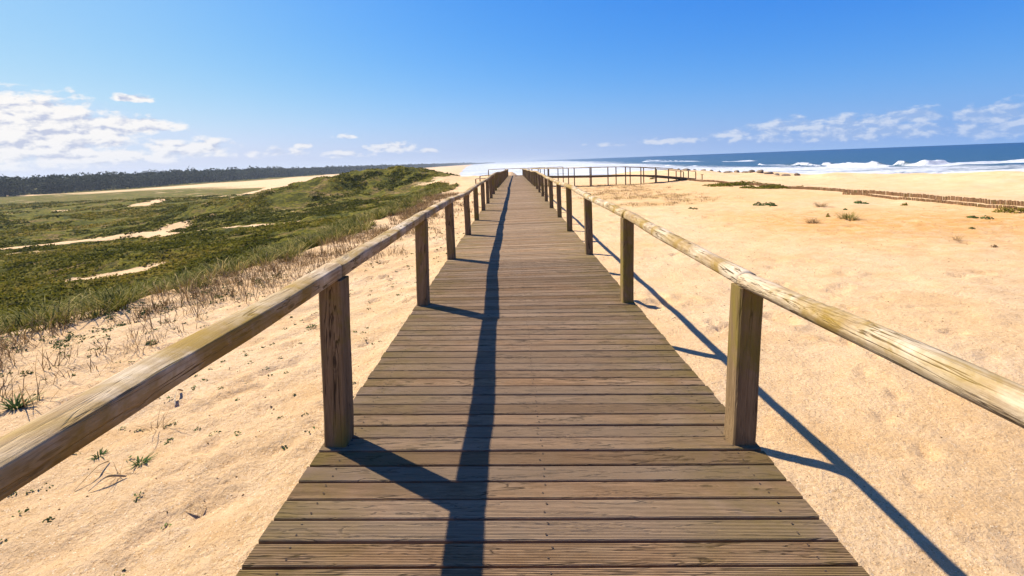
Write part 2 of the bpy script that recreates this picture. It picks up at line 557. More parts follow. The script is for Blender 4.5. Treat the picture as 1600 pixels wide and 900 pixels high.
def gz(X, Y):
    """height of the ground mesh itself"""
    X = np.asarray(X, float); Y = np.asarray(Y, float)
    i = np.clip(np.searchsorted(xs, X) - 1, 0, len(xs) - 2); j = np.clip(np.searchsorted(ys, Y) - 1, 0, len(ys) - 2)
    u = np.clip((X - xs[i]) / (xs[i + 1] - xs[i]), 0, 1); v = np.clip((Y - ys[j]) / (ys[j + 1] - ys[j]), 0, 1)
    return (GZ_GRID[j, i] * (1 - u) + GZ_GRID[j, i + 1] * u) * (1 - v) + (GZ_GRID[j + 1, i] * (1 - u) + GZ_GRID[j + 1, i + 1] * u) * v


tag(ground, 'sand and low green dunes on both sides of the boardwalk', 'ground', kind='structure')

# ------------------------------------------------------------------ sea
WAVES = [  # photo points of the foot of each breaker, height, half width, reach of the foam towards the shore
    ([(1183, 258), (1230, 260), (1300, 261), (1380, 261), (1440, 259), (1482, 256)], 2.3, 3.2, 7),
    ([(1482, 257), (1540, 254), (1600, 251), (1700, 247)], 0.7, 3.0, 8),
    ([(1090, 253), (1130, 253), (1172, 251)], 0.5, 5.0, 12),
    ([(985, 253), (1010, 251), (1040, 250), (1075, 252)], 1.7, 6, 50),
    ([(850, 259), (900, 258), (960, 258), (1010, 257)], 0.9, 6, 25),
    ([(880, 254), (930, 253), (975, 252)], 0.9, 9, 60),
    ([(1040, 259), (1100, 260), (1170, 263), (1240, 265)], 0.8, 3.5, 14),
    ([(1400, 270), (1450, 271), (1500, 272), (1530, 272)], 0.9, 2.2, 8)]
ys2 = [-200.0]
while ys2[-1] < 60000:
    y = ys2[-1]
    ys2.append(y + (20 if y < 60 else 3 if y < 110 else max(1.1, 0.0055 * y) if y < 700 else 0.016 * y))
us = [8.0]
while us[-1] < 60000:
    us.append(us[-1] + (1.8 if us[-1] < 320 else 0.022 * us[-1]))
UU, YY = np.meshgrid(np.array(us), np.array(ys2))
SX = edge_x(YY) + UU
SZ = 0.22 * fbm(SX / 18, YY / 9, 201, 4) * (1 - sstep(500, 1500, YY)) + 0 * SX
# long swell lines out to sea
SZ += 0.35 * np.sin((UU + 14 * fbm(SX / 70, YY / 70, 203, 2)) / 9.0) * sstep(230, 300, UU) * (1 - sstep(900, 1600, UU))
FO = np.zeros_like(SX)
for wi, (pts, A, w, trail) in enumerate(WAVES):
    wp = [at_depth(a, b, 9.0) for a, b in pts]
    wx = np.array([p.x for p in wp]); wy = np.array([p.y for p in wp])
    o = np.argsort(wx); wx, wy = wx[o], wy[o]
    yl = np.interp(SX, wx, wy) + 5.0 * fbm(SX / 34, 0 * SX + wi, 210 + wi, 3) * (w / 4.5)
    span = wx[-1] - wx[0]
    tap = sstep(wx[0] - 0.05 * span, wx[0] + 0.10 * span, SX) * (1 - sstep(wx[-1] - 0.15 * span, wx[-1] + 0.03 * span, SX))
    A_ = A * tap * (0.9 + 0.45 * fbm(SX / 16, 0 * SX + 3 * wi, 220 + wi, 3))
    s = YY - yl
    prof = np.where(s < 0, np.exp(-(s / (0.55 * w)) ** 2), np.exp(-(s / (2.0 * w)) ** 2))
    SZ = SZ + A_ * prof * (1 + 0.30 * fbm(SX / 2.6, YY / 2.0, 230 + wi, 4))
    FO = np.maximum(FO, 1.75 * tap * np.where(s < 0, np.exp(np.minimum(s + 1.2 * w, 0) / trail), np.exp(-(s / (0.8 * w)) ** 2)))
surf_out = np.interp(YY, [100, 200, 340, 600, 1500, 4000, 20000], [290, 290, 245, 300, 480, 900, 1500])
FS = (1 - sstep(0.70, 1.0, UU / surf_out)) * (0.72 - 0.02 * sstep(250, 420, YY) - 0.16 * sstep(180, 235, UU) * (1 - sstep(300, 400, YY)) + 0.10 * np.exp(-((UU - 110) / 45) ** 2))
FO = np.clip(np.maximum(FO, FS) + 0.12 * fbm(UU / 12, YY / 30, 240, 3), 0, 1.8)
SZ = np.where(UU > 14, SZ, SZ * 0.3)
wm, w_, wb = material('sea_water')
P = w_.coords('Object')
fo = w_.attr('foam').outputs['Fac']
u_a = w_.attr('offshore').outputs['Fac']
n1_ = w_.noise(w_.mapv(P, (0.022, 0.085, 0.05), rot=(0, 0, 0.12)), 1.0, 9, 0.70, 1.2)
n2_ = w_.noise(w_.mapv(P, (0.35, 0.6, 0.35)), 1.0, 6, 0.65, 0.5)
ff = w_.m('ADD', fo, w_.m('ADD', w_.m('MULTIPLY', w_.m('SUBTRACT', n1_, 0.5), 1.7), w_.m('MULTIPLY', w_.m('SUBTRACT', n2_, 0.5), 0.7)))
ff = w_.ramp(ff, [(0.38, 0.0), (0.72, 1.0)])
caps = w_.ramp(w_.noise(w_.mapv(P, (0.02, 0.06, 0.02)), 1.0, 7, 0.75), [(0.685, 0.0), (0.73, 0.8)])
ff = w_.m('MAXIMUM', ff, w_.m('MULTIPLY', caps, w_.ramp(u_a, [(0.0, 0.0), (0.2, 1.0), (0.8, 1.0), (1.0, 0.0)])))
deep = w_.ramp(u_a, [(0.0, (0.035, 0.085, 0.105)), (0.15, (0.012, 0.055, 0.10)), (0.6, (0.006, 0.045, 0.10)), (1.0, (0.006, 0.040, 0.095))])
w_.put(wb.inputs['Base Color'], w_.mix(ff, deep, w_.mix(w_.ramp(n2_, [(0.35, 0.0), (0.62, 1.0)]), (0.36, 0.38, 0.42), (0.54, 0.55, 0.57))))
w_.put(wb.inputs['Roughness'], w_.ramp(ff, [(0.0, 0.38), (0.5, 0.9)]))
wb.inputs['Specular IOR Level'].default_value = 0.25
bh = w_.noise(w_.mapv(P, (0.25, 0.5, 0.25)), 1.0, 7, 0.65, 0.4)
w_.put(wb.inputs['Normal'], w_.bump(w_.m('ADD', bh, w_.m('MULTIPLY', ff, 0.5)), 0.8, 0.9))
sea = link('sea', grid_mesh('sea', SX, YY, SZ, (('foam', FO), ('offshore', np.clip(UU / 2500.0, 0, 1)))), wm)
tag(sea, 'blue sea with rows of white breakers rolling onto the beach', 'sea', kind='structure')


# ------------------------------------------------------------------ wood
def wood_material(name, light, dark, moss, moss_amt, along, rough_scale=1.0, per_board=False, grey=None):
    m, n, b = material(name)
    p = n.coords('Object')
    if per_board:
        a = n.attr('board')
        cv = n.n('ShaderNodeCombineXYZ')
        n.put(cv.inputs[0], n.m('MULTIPLY', a.outputs['Fac'], 173.0))
        n.put(cv.inputs[2], n.m('MULTIPLY', a.outputs['Fac'], 61.0))
        pr = n.add3(p, cv.outputs[0]); rnd = a.outputs['Fac']
    else:
        oi = n.n('ShaderNodeObjectInfo')
        cv = n.n('ShaderNodeCombineXYZ')
        n.put(cv.inputs[0], n.m('MULTIPLY', oi.outputs['Random'], 37.0))
        n.put(cv.inputs[1], n.m('MULTIPLY', oi.outputs['Random'], 91.0))
        n.put(cv.inputs[2], n.m('MULTIPLY', oi.outputs['Random'], 53.0))
        pr = n.add3(p, cv.outputs[0]); rnd = oi.outputs['Random']
    st = {'X': (1.0, 22, 22), 'Y': (22, 1.0, 22), 'Z': (22, 22, 1.0)}[along]
    fib = n.noise(n.mapv(pr, st), 3.2 * rough_scale, 8, 0.7, 0.7)
    fine = n.noise(n.mapv(pr, st), 13.0 * rough_scale, 5, 0.75)
    blot = n.noise(pr, 3.2, 5, 0.6)
    base = n.mix(n.ramp(fib, [(0.33, 0.0), (0.66, 1.0)]), dark, light)
    if grey:
        base = n.mix(n.ramp(blot, [(0.42, 0.0), (0.62, 0.75)]), base, grey)
    # knots with rings
    sc3 = {'X': (1.0, 3.2, 3.2), 'Y': (3.2, 1.0, 3.2), 'Z': (3.2, 3.2, 1.0)}[along]
    kv = n.voro(n.mapv(n.add3(pr, (0.37, 0.21, 0.11)), sc3), 2.6)
    kd = n.m('ADD', kv.outputs['Distance'], n.m('MULTIPLY', n.m('SUBTRACT', fib, 0.5), 0.10))
    base = n.mix(n.ramp(kd, [(0.045, 0.85), (0.11, 0.0)]), base, tuple(c * 0.28 for c in dark))
    ring = n.m('SINE', n.m('MULTIPLY', kd, 95.0))
    base = n.mix(n.m('MULTIPLY', n.ramp(kd, [(0.08, 0.45), (0.26, 0.0)]), n.m('GREATER_THAN', ring, 0.2)), base, tuple(c * 0.6 for c in dark))
    # fine dark checks along the grain
    base = n.mix(n.ramp(fine, [(0.30, 0.85), (0.42, 0.0)]), base, tuple(c * 0.35 for c in dark))
    base = n.mix(n.ramp(fine, [(0.58, 0.0), (0.75, 0.55)]), base, tuple(min(1, c * 1.35) for c in light))
    st2 = tuple(0.32 * c if c > 1 else 0.55 for c in st)
    crk = n.noise(n.mapv(n.add3(pr, (3.3, 1.7, 9.1)), st2), 2.4 * rough_scale, 4, 0.55, 0.6)
    cl = n.m('ABSOLUTE', n.m('SUBTRACT', crk, 0.5))
    base = n.mix(n.m('MULTIPLY', n.ramp(cl, [(0.006, 0.9), (0.016, 0.0)]), n.ramp(blot, [(0.40, 0.1), (0.55, 1.0)])), base, tuple(c * 0.25 for c in dark))
    base = n.mix(n.ramp(crk, [(0.36, 0.55), (0.46, 0.0)]), base, tuple(c * 0.8 for c in dark))
    ms = n.noise(n.add3(pr, (5.1, 2.2, 7.7)), 2.1, 7, 0.66, 0.6)
    mf = n.ramp(ms, [(0.56 - 0.16 * moss_amt, 0.0), (0.66 - 0.10 * moss_amt, 1.0)])
    if per_board:
        sp = n.n('ShaderNodeSeparateXYZ'); n.put(sp.inputs[0], p)
        ed = n.m('ABSOLUTE', n.m('SUBTRACT', sp.outputs[0], 0.045))
        mf = n.m('MULTIPLY', n.ramp(n.m('DIVIDE', ed, 1.3), [(0.35, 0.06), (0.95, 1.0)]), n.ramp(ms, [(0.36, 0.0), (0.62, 0.9)]))
        base = n.mix(n.m('MULTIPLY', rnd, 0.70), base, tuple(c * 0.62 for c in dark))
        base = n.mix(n.m('MULTIPLY', n.m('FRACT', n.m('MULTIPLY', rnd, 7.31)), 0.35), base, (0.31, 0.24, 0.17))
    base = n.mix(n.m('MULTIPLY', mf, n.ramp(fib, [(0.3, 0.45), (0.6, 0.95)])), base, moss)
    n.put(b.inputs['Base Color'], base)
    h = n.m('ADD', n.m('MULTIPLY', fib, 0.6), n.m('ADD', n.m('MULTIPLY', fine, 0.5), n.m('MULTIPLY', n.ramp(cl, [(0.0, 0.0), (0.02, 1.0)]), 0.7)))
    n.put(b.inputs['Normal'], n.bump(h, 0.65, 0.007))
    b.inputs['Roughness'].default_value = 0.88
    b.inputs['Specular IOR Level'].default_value = 0.12
    return m


M_DECK = wood_material('weathered_deck_wood', (0.37, 0.225, 0.120), (0.165, 0.092, 0.042), (0.15, 0.105, 0.020), 0.5, 'X', 1.0, True, (0.30, 0.20, 0.115))
M_RAIL = wood_material('silvered_rail_wood', (0.50, 0.37, 0.225), (0.21, 0.13, 0.058), (0.24, 0.15, 0.022), 0.7, 'Y', 1.0, False, (0.58, 0.48, 0.35))
M_POST = wood_material('brown_post_wood', (0.25, 0.165, 0.085), (0.13, 0.08, 0.038), (0.17, 0.125, 0.022), 0.42, 'Z', 0.8)
M_DARK = wood_material('dark_beam_wood', (0.16, 0.10, 0.055), (0.07, 0.045, 0.026), (0.10, 0.085, 0.02), 0.4, 'X', 0.8)
M_LOG = wood_material('reddish_log_wood', (0.36, 0.215, 0.11), (0.19, 0.105, 0.05), (0.16, 0.12, 0.04), 0.3, 'Z', 0.8)

CX = 0.035                 # centre line of the deck
HALF = 1.2
DECK_END = 75.0


def deck_lean(Y):
    return math.radians(2.1) * (1 - float(sstep(3.0, 8.6, Y)))


def deck_D(Y):
    return 1.562 + (0.0117 * (Y - 27) if Y > 27 else 0.0) - 0.05 * math.exp(-((Y - 29) / 2.5) ** 2)


def deck_pt(x, Y, h=0.0):
    """point x across the deck (from its centre), h above its surface"""
    l = deck_lean(Y)
    return Vector((CX + 0.05 * (1 - float(sstep(2.0, 8.5, Y))) + x * math.cos(l) + h * math.sin(l), Y, H0 - deck_D(Y) - x * math.sin(l) + h * math.cos(l)))


# --- boards: one mesh
bm = bmesh.new()
lay = bm.faces.layers.float.new('board')
PITCH_B, GAP, THK = 0.1265, 0.0135, 0.036
k = -14
SK = math.tan(math.radians(0.55))
rb = random.Random(3)
while True:
    y0 = 1.749 + k * PITCH_B + rb.uniform(-0.002, 0.002)
    k += 1
    if y0 > DECK_END:
        break
    y1 = y0 + PITCH_B - GAP + rb.uniform(-0.002, 0.002)
    rnd = rb.random()
    xl = -HALF + rb.uniform(-0.006, 0.005); xr = HALF + rb.uniform(-0.005, 0.006)
    ribs = y0 < 7.5
    prof = [(0.0, -THK), (0.0, -0.005), (0.004, 0.0)]
    if ribs:
        nr = 13
        wdt = (y1 - y0 - 0.008) / nr
        dep = 0.0022 if y0 < 4 else 0.0016
        for q in range(nr):
            a = 0.004 + q * wdt
            prof += [(a + 0.60 * wdt, 0.0), (a + 0.68 * wdt, -dep), (a + 0.92 * wdt, -dep), (a + wdt, 0.0)]
    prof += [(y1 - y0 - 0.004, 0.0), (y1 - y0, -0.005), (y1 - y0, -THK)]
    dz0 = rb.uniform(-0.0025, 0.0025); dz1 = rb.uniform(-0.0025, 0.0025)
    rows = []
    for x, dz in ((xl, dz0), ((xl + xr) / 2, (dz0 + dz1) / 2 + rb.uniform(-0.0015, 0.0015)), (xr, dz1)):
        rows.append([bm.verts.new(deck_pt(x, y0 + yy + x * SK, hh + dz)) for yy, hh in prof])
    for r0, r1 in zip(rows[:-1], rows[1:]):
        for i in range(len(prof) - 1):
            f_ = bm.faces.new((r0[i], r1[i], r1[i + 1], r0[i + 1])); f_[lay] = rnd
        f_ = bm.faces.new((r0[-1], r1[-1], r1[0], r0[0])); f_[lay] = rnd
    for r_ in (rows[0], rows[-1]):
        f_ = bm.faces.new(r_); f_[lay] = rnd
bm.normal_update()
bmesh.ops.recalc_face_normals(bm, faces=bm.faces)
rs_ = random.Random(9)
for k in range(-3, 62):
    for x in (-1.05, 0.0, 1.05):
        for o_ in (0.030, 0.086):
            c_ = deck_pt(x + rs_.uniform(-.012, .012), 1.749 + k * PITCH_B + o_ + x * SK + rs_.uniform(-.004, .004), 0.0028)
            rv = bmesh.ops.create_circle(bm, cap_ends=True, segments=7, radius=0.0048, matrix=Matrix.Translation(c_))
            for f_ in rv['verts'][0].link_faces:
                f_.material_index = 1
me = bpy.data.meshes.new('deck')
bm.to_mesh(me); bm.free()
walk = link('boardwalk', None, loc=(0, 0, 0))
tag(walk, 'long straight boardwalk of weathered brown cross boards running towards the sea', 'boardwalk')
sm_, sn_, sb_ = material('rusty_steel')
sb_.inputs['Base Color'].default_value = (0.05, 0.032, 0.022, 1)
link('deck', me, M_DECK, walk)
me.materials.append(sm_)


def box_between(bm, p, q, w, h, up=Vector((0, 0, 1))):
    d = (q - p).normalized()
    s = d.cross(up).normalized() * (w / 2)
    u = s.cross(d).normalized() * (h / 2)
    a = [bm.verts.new(c + e) for c in (p, q) for e in (s + u, s - u, -s - u, -s + u)]
    for i in range(4):
        j = (i + 1) % 4
        bm.faces.new((a[i], a[j], a[4 + j], a[4 + i]))
    bm.faces.new(a[0:4]); bm.faces.new(a[4:8][::-1])


def bm_obj(name, bm, m, parent=None, loc=None, smooth=False):
    bmesh.ops.recalc_face_normals(bm, faces=bm.faces)
    me = bpy.data.meshes.new(name)
    bm.to_mesh(me); bm.free()
    if smooth:
        me.polygons.foreach_set('use_smooth', [True] * len(me.polygons))
    return link(name, me, m, parent, loc)


for x in (-1.05, 0.0, 1.05):
    bm = bmesh.new()
    yy = list(np.arange(0.1, 10, 1.0)) + list(np.arange(10, DECK_END, 4.0))
    for a, b in zip(yy[:-1], yy[1:]):
        box_between(bm, deck_pt(x, a, -0.118), deck_pt(x, b, -0.118), 0.07, 0.16)
    bm_obj('joist', bm, M_DARK, walk)


def post_mesh(w, d, h, seed, below, lean=0.0):
    """sawn post with softened edges, a tiny warp; origin at deck level"""
    r = random.Random(seed)
    bm = bmesh.new()
    c = 0.009
    ring = [(w / 2 - c, d / 2), (w / 2, d / 2 - c), (w / 2, -d / 2 + c), (w / 2 - c, -d / 2), (-w / 2 + c, -d / 2), (-w / 2, -d / 2 + c), (-w / 2, d / 2 - c), (-w / 2 + c, d / 2)]
    zs = [-below, -0.02, 0.15 * h, 0.4 * h, 0.7 * h, h]
    prev = None
    for i, z in enumerate(zs):
        ox, oy = r.uniform(-.0025, .0025), r.uniform(-.0025, .0025)
        vs = [bm.verts.new((x + ox + z * math.tan(lean), y + oy, z)) for x, y in ring]
        if prev:
            for a in range(8):
                b = (a + 1) % 8
                bm.faces.new((prev[a], prev[b], vs[b], vs[a]))
        else:
            bm.faces.new(vs[::-1])
        prev = vs
    bm.faces.new(prev)
    return bm


ROUND = ((-0.46, 0.0), (-0.5, 0.08), (-0.5, 0.46), (-0.46, 0.66), (-0.37, 0.83), (-0.20, 0.96), (0.0, 1.0), (0.20, 0.97), (0.37, 0.84), (0.46, 0.67), (0.5, 0.46), (0.5, 0.08), (0.46, 0.0))
FLAT = ((-0.46, 0.0), (-0.5, 0.06), (-0.5, 0.70), (-0.49, 0.76), (-0.465, 0.80), (-0.25, 0.96), (0.0, 1.0), (0.25, 0.98), (0.455, 0.885), (0.487, 0.85), (0.5, 0.79), (0.5, 0.06), (0.46, 0.0))


def rail_mesh(p, q, seed, w=0.118, h=0.082, rings=14, over=0.0, shape=ROUND):
    """half-round handrail from p to q (points on its flat underside); vertices relative to p, length along Y"""
    r = random.Random(seed)
    L = (q - p).length
    prof = []
    for (x, z) in shape:
        prof.append((x * w, z * h))
    bm = bmesh.new()
    prev = None
    ph = [r.uniform(0, 60) for _ in range(4)]
    ang = r.uniform(-0.10, 0.10)
    for i in range(rings + 1):
        t = i / rings
        y = -over + t * (L + 2 * over)
        wob = 0.013 * float(vnoise(y * 1.1 + ph[0], 0.3, 5)) * 2
        ws = 1 + 0.20 * float(vnoise(y * 1.3 + ph[1], 0.7, 6)); hs_ = 1 + 0.22 * float(vnoise(y * 1.7 + ph[2], 0.2, 7))
        vs = []
        for j, (x, z) in enumerate(prof):
            k_ = 1 + 0.10 * float(vnoise(y * 3.1 + ph[3], j * 0.45, 8))
            X, Z = x * ws * k_, z * hs_ * (k_ if z > 0 else 1)
            c, s = math.cos(ang), math.sin(ang)
            X, Z = X * c - Z * s, (X * s + Z * c if z > 0 else Z)
            vs.append(bm.verts.new((X + wob, y, Z + (0 if i in (0, rings) else 0.3 * wob))))
        if prev:
            n_ = len(vs)
            for a in range(n_):
                b = (a + 1) % n_
                bm.faces.new((prev[a], prev[b], vs[b], vs[a]))
        else:
            bm.faces.new(vs[::-1])
        prev = vs
    bm.faces.new(prev)
    return bm


def along(o, p, q):
    """turn an object whose length is +Y so it runs from p to q"""
    d = q - p
    o.location = p
    o.rotation_mode = 'XYZ'
    o.rotation_euler = (math.atan2(d.z, math.hypot(d.x, d.y)), 0, math.atan2(-d.x, d.y))


POST_Y = [2.60 + 2.66 * i for i in range(-1, 28)]
TOPS = {'l': {-1: 0.95, 0: 0.95, 1: 0.93, 2: 0.945, 3: 0.93, 4: 0.88, 5: 0.90, 6: 0.90},
        'r': {-1: 0.94, 0: 0.945, 1: 0.885, 2: 0.935, 3: 0.93, 4: 0.96, 5: 0.90, 6: 0.92}}


def make_railing(side, label):
    key = 'l' if side < 0 else 'r'
    root = link('railing', None, loc=(CX + side * 1.14, 2.6, H0 - 1.562))
    tag(root, label, 'railing')
    bpy.context.view_layer.update()
    inv = root.matrix_world.inverted()
    rr = random.Random(11 if side < 0 else 12)
    tops = []
    yl = [POST_Y[0] - 2.66] + POST_Y
    for i, y in enumerate(yl):
        idx = i - 1
        h = TOPS[key].get(idx, 0.905 + rr.uniform(-0.035, 0.03))
        x = side * (1.125 + (rr.uniform(-0.012, 0.012) if i > 3 else 0))
        yb = y + x * SK
        base = deck_pt(x, yb, 0.0)
        top = deck_pt(x, yb, h)
        tops.append(top)
        if y < -1:
            continue
        below = base.z - gz1(base.x, base.y) + 0.3
        lean = deck_lean(y)
        w_p = 0.122 + rr.uniform(-0.004, 0.006)
        o = bm_obj('post', post_mesh(w_p, 0.13, h - 0.003, 100 * i + (1 if side > 0 else 2), max(0.4, below), 0.0), M_POST, root, loc=inv @ base)
        o.rotation_euler = (rr.uniform(-.006, .006), lean + rr.uniform(-.006, .006), rr.uniform(-0.05, 0.05))
    for i, (p, q) in enumerate(zip(tops[:-1], tops[1:])):
        d = (q - p).normalized() * 0.002
        p2, q2 = inv @ (p + d), inv @ (q - d)
        near = i < 5
        o = bm_obj('handrail', rail_mesh(p2, q2, 300 + i + (50 if side > 0 else 0), rings=60 if near else 12, w=0.108 if side < 0 else 0.107, h=0.076 if side < 0 else 0.074, shape=FLAT if side < 0 else ROUND), M_RAIL, root, smooth=True)
        along(o, p2, q2)
    return root


make_railing(-1, 'left railing of the main boardwalk, its rail casting a dark stripe on the boards')
make_railing(1, 'right railing of the main boardwalk, its pale knotty handrail above the open sand')


# ------------------------------------------------------------------ side walkway to the right, end rail, short branch
def path_points(pts, step):
    out_, acc = [Vector(pts[0])], 0
    for a, b in zip(pts[:-1], pts[1:]):
        a, b = Vector(a), Vector(b)
        L = (b - a).length
        n_ = max(1, round(L / step))
        for i in range(1, n_ + 1):
            out_.append(a.lerp(b, i / n_))
    return out_


def sidewalk():
    ctr = [(1.6, 70.0, 2.12), (5.0, 64.5, 2.12), (9.5, 61.5, 2.13), (13.5, 62.5, 2.2), (18.0, 65.5, 2.5), (22.5, 69.0, 3.05), (25.5, 71.5, 3.45)]
    C = [Vector((x, y, H0 - D)) for x, y, D in ctr]
    root = link('raised_walkway', None, loc=C[0])
    tag(root, 'raised side walkway on wooden posts ramping down to the sand on the right', 'walkway')
    def off(i):
        a = C[max(0, i - 1)]; b = C[min(len(C) - 1, i + 1)]
        d = (b - a); d.z = 0; d.normalize()
        return Vector((d.y, -d.x, 0))
    bm = bmesh.new()
    for i in range(len(C) - 1):
        a, b = C[i] - C[0], C[i + 1] - C[0]
        L = (b - a).length; n_ = int(L / 0.14)
        for k_ in range(n_):
            t = (k_ + 0.5) / n_
            p = a.lerp(b, t); o = off(i).lerp(off(i + 1), t).normalized() * 1.0
            box_between(bm, p - o, p + o, 0.125, 0.036)
        for s in (-0.95, 0.95):
            z = Vector((0, 0, -0.12))
            box_between(bm, a + off(i) * s + z, b + off(i + 1) * s + z, 0.09, 0.19)
    bm_obj('deck', bm, M_DARK, root)
    sd = 700
    for s in (-0.98, 0.98):
        line = [c + off(i) * s for i, c in enumerate(C)]
        pts = path_points([tuple(v) for v in line], 2.5)
        tops = []
        for p in pts:
            h = 0.98
            below = p.z - gz1(p.x, p.y) + 0.3
            sd += 1
            if p.x > 1.9:
                bm_obj('post', post_mesh(0.12, 0.12, h, sd, max(0.3, below)), M_POST, root, loc=p - C[0])
            tops.append(p + Vector((0, 0, h + 0.002)) - C[0])
        for a, b in zip(tops[:-1], tops[1:]):
            sd += 1
            o = bm_obj('handrail', rail_mesh(a, b, sd, rings=4, w=0.12, h=0.08), M_RAIL, root, smooth=True)
            along(o, a, b)
    return root


sidewalk()


def short_railing(pts, h, label, seed, blocks=False):
    V = [Vector(p) for p in pts]
    root = link('railing', None, loc=(V[0].x, V[0].y, V[0].z))
    tag(root, label, 'railing')
    tops = []
    for i, v in enumerate(V):
        below = v.z - gz1(v.x, v.y) + 0.3
        bm_obj('post', post_mesh(0.13, 0.13, h, seed + i, max(0.3, below)), M_POST, root, loc=v - V[0])
        tops.append(v + Vector((0, 0, h + 0.002)) - V[0])
    for i, (a, b) in enumerate(zip(tops[:-1], tops[1:])):
        o = bm_obj('handrail', rail_mesh(a, b, seed + 20 + i, rings=5, w=0.13, h=0.09), M_RAIL, root, smooth=True)
        along(o, a, b)
    return root


zE = H0 - deck_D(76.5)
short_railing([(-4.2, 76.8, zE), (-1.55, 77.0, zE), (1.6, 77.2, zE), (4.6, 76.6, zE), (7.4, 75.4, zE)], 0.98, 'cross railing closing the far seaward end of the boardwalk', 800)
short_railing([(-4.5, 62.0, H0 - 2.35), (-3.2, 64.5, H0 - 2.3)], 0.62, 'short stub of railing left of the boardwalk near its far end', 850)
short_railing([(-4.9, 60.0, H0 - 2.62), (-3.6, 60.4, H0 - 2.62)], 0.62, 'knee-high wooden barrier on the sand left of the boardwalk far end', 870)


def marker_post(px, py, D, h, w, label, cap=False):
    p = at_depth(px, py, D)
    p.z = gz1(p.x, p.y)
    root = link('marker_post', None, loc=p)
    tag(root, label, 'post')
    bm_obj('shaft', post_mesh(w, w, h, int(px), 0.3), M_POST, root, loc=(0, 0, 0))
    if cap:
        bm = bmesh.new()
        box_between(bm, Vector((-0.17, 0, h + 0.04)), Vector((0.17, 0, h + 0.04)), 0.12, 0.075)
        bm_obj('cap', bm, M_POST, root)
    return root


marker_post(1097, 283, 3.55, 0.85, 0.10, 'lone post with a flat cap where the side walkway meets the log fence', True)
marker_post(745, 273, 3.2, 0.75, 0.09, 'thin lone post on the dune left of the boardwalk end')


# ------------------------------------------------------------------ low log fences
def log_fence(x0, y0, x1, y1, h, label, seed, top_fn=None, gap=0.02):
    r = random.Random(seed)
    L = math.hypot(x1 - x0, y1 - y0)
    bm = bmesh.new()
    d = 0.0
    while d < L:
        rad = r.uniform(0.030, 0.046)
        d += rad
        t = d / L
        x = x0 + (x1 - x0) * t + r.uniform(-.02, .02); y = y0 + (y1 - y0) * t
        zg = gz1(x, y)
        top = zg + h * r.uniform(0.86, 1.08)
        lx, ly = r.uniform(-.02, .02), r.uniform(-.02, .02)
        vs0, vs1 = [], []
        for a in range(6):
            c, s = math.cos(a * math.pi / 3), math.sin(a * math.pi / 3)
            vs0.append(bm.verts.new((x + rad * c - x0, y + rad * s - y0, zg - 0.3)))
            vs1.append(bm.verts.new((x + rad * 0.95 * c + lx - x0, y + rad * 0.95 * s + ly - y0, top)))
        for a in range(6):
            b = (a + 1) % 6
            bm.faces.new((vs0[a], vs0[b], vs1[b], vs1[a]))
        bm.faces.new(vs1)
        d += rad + r.uniform(0, gap)
    o = bm_obj('log_fence', bm, M_LOG, None, loc=(x0, y0, 0))
    return tag(o, label, 'fence')


log_fence(24.5, 14.0, 24.2, 72.0, 0.235, 'long low fence of upright round logs edging the beach, the rear and longer row', 21)
log_fence(22.6, 15.0, 22.8, 34.0, 0.15, 'second lower row of short greenish logs in front of the long log fence', 22)

# ------------------------------------------------------------------ rocks on the beach edge
rk, k_, kb = material('dark_rock')
kc = k_.noise(k_.coords('Object'), 2.5, 8, 0.7)
k_.put(kb.inputs['Base Color'], k_.ramp(kc, [(0.3, (0.10, 0.075, 0.05)), (0.6, (0.26, 0.20, 0.14)), (0.75, (0.36, 0.28, 0.20))]))
k_.put(kb.inputs['Normal'], k_.bump(kc, 0.8, 0.2))


def rock_mesh(seed, sx, sy, sz):
    r = random.Random(seed)
    bm = bmesh.new()
    bmesh.ops.create_icosphere(bm, subdivisions=3, radius=1.0)
    planes = [(Vector((r.gauss(0, 1), r.gauss(0, 1), r.gauss(0, 1))).normalized(), r.uniform(0.55, 0.85)) for _ in range(9)]
    for v in bm.verts:
        for n_, dd in planes:
            e = v.co.dot(n_) - dd
            if e > 0:
                v.co -= n_ * e * 0.9
        v.co *= 1 + 0.12 * float(vnoise(v.co.x * 3 + seed, v.co.y * 3 + v.co.z * 2, seed))
        v.co = Vector((v.co.x * sx, v.co.y * sy, v.co.z * sz))
    return bm


ROCKS = [(1048, 268, 0.8), (1060, 268, 0.6), (1072, 268, 0.9), (1085, 268, 0.7), (1099, 268, 0.8), (1112, 268, 0.6), (1124, 268.5, 0.7), (1139, 268, 0.9), (1152, 269, 1.1), (1164, 269, 0.7), (1174, 269.5, 1.1), (1187, 270, 1.2), (1201, 270.5, 0.8), (1213, 271, 0.9), (1228, 271.5, 0.7), (1246, 271.5, 1.0)]
WHERE = ['leftmost and nearest the side walkway', 'second from the left', 'third from the left', 'fourth from the left', 'fifth from the left', 'sixth from the left', 'seventh from the left', 'eighth from the left', 'eighth from the right', 'seventh from the right', 'sixth from the right', 'fifth from the right', 'fourth from the right', 'third from the right', 'second from the right', 'rightmost of the row']
for i, (px, py, s) in enumerate(ROCKS):
    v = ray(px, py)
    yy_ = np.linspace(60, 118, 600)
    j_ = int(np.argmin(np.abs(v.x / v.y * yy_ - (edge_x(yy_) - 5.0))))
    bx_, by_ = float(v.x / v.y * yy_[j_]), float(yy_[j_])
    zg = gz1(bx_, by_)
    o = bm_obj('rock', rock_mesh(500 + i, (0.62 + 0.5 * ((i * 7) % 5) / 5) * s, 0.45 * s, 0.36 * s), rk, None, loc=(bx_, by_, zg + 0.08 * s), smooth=False)
    o.rotation_euler = (0, 0, i * 1.3)
    tag(o, 'brown boulder on the beach crest, ' + WHERE[i], 'rock', 'boulders along the beach crest')


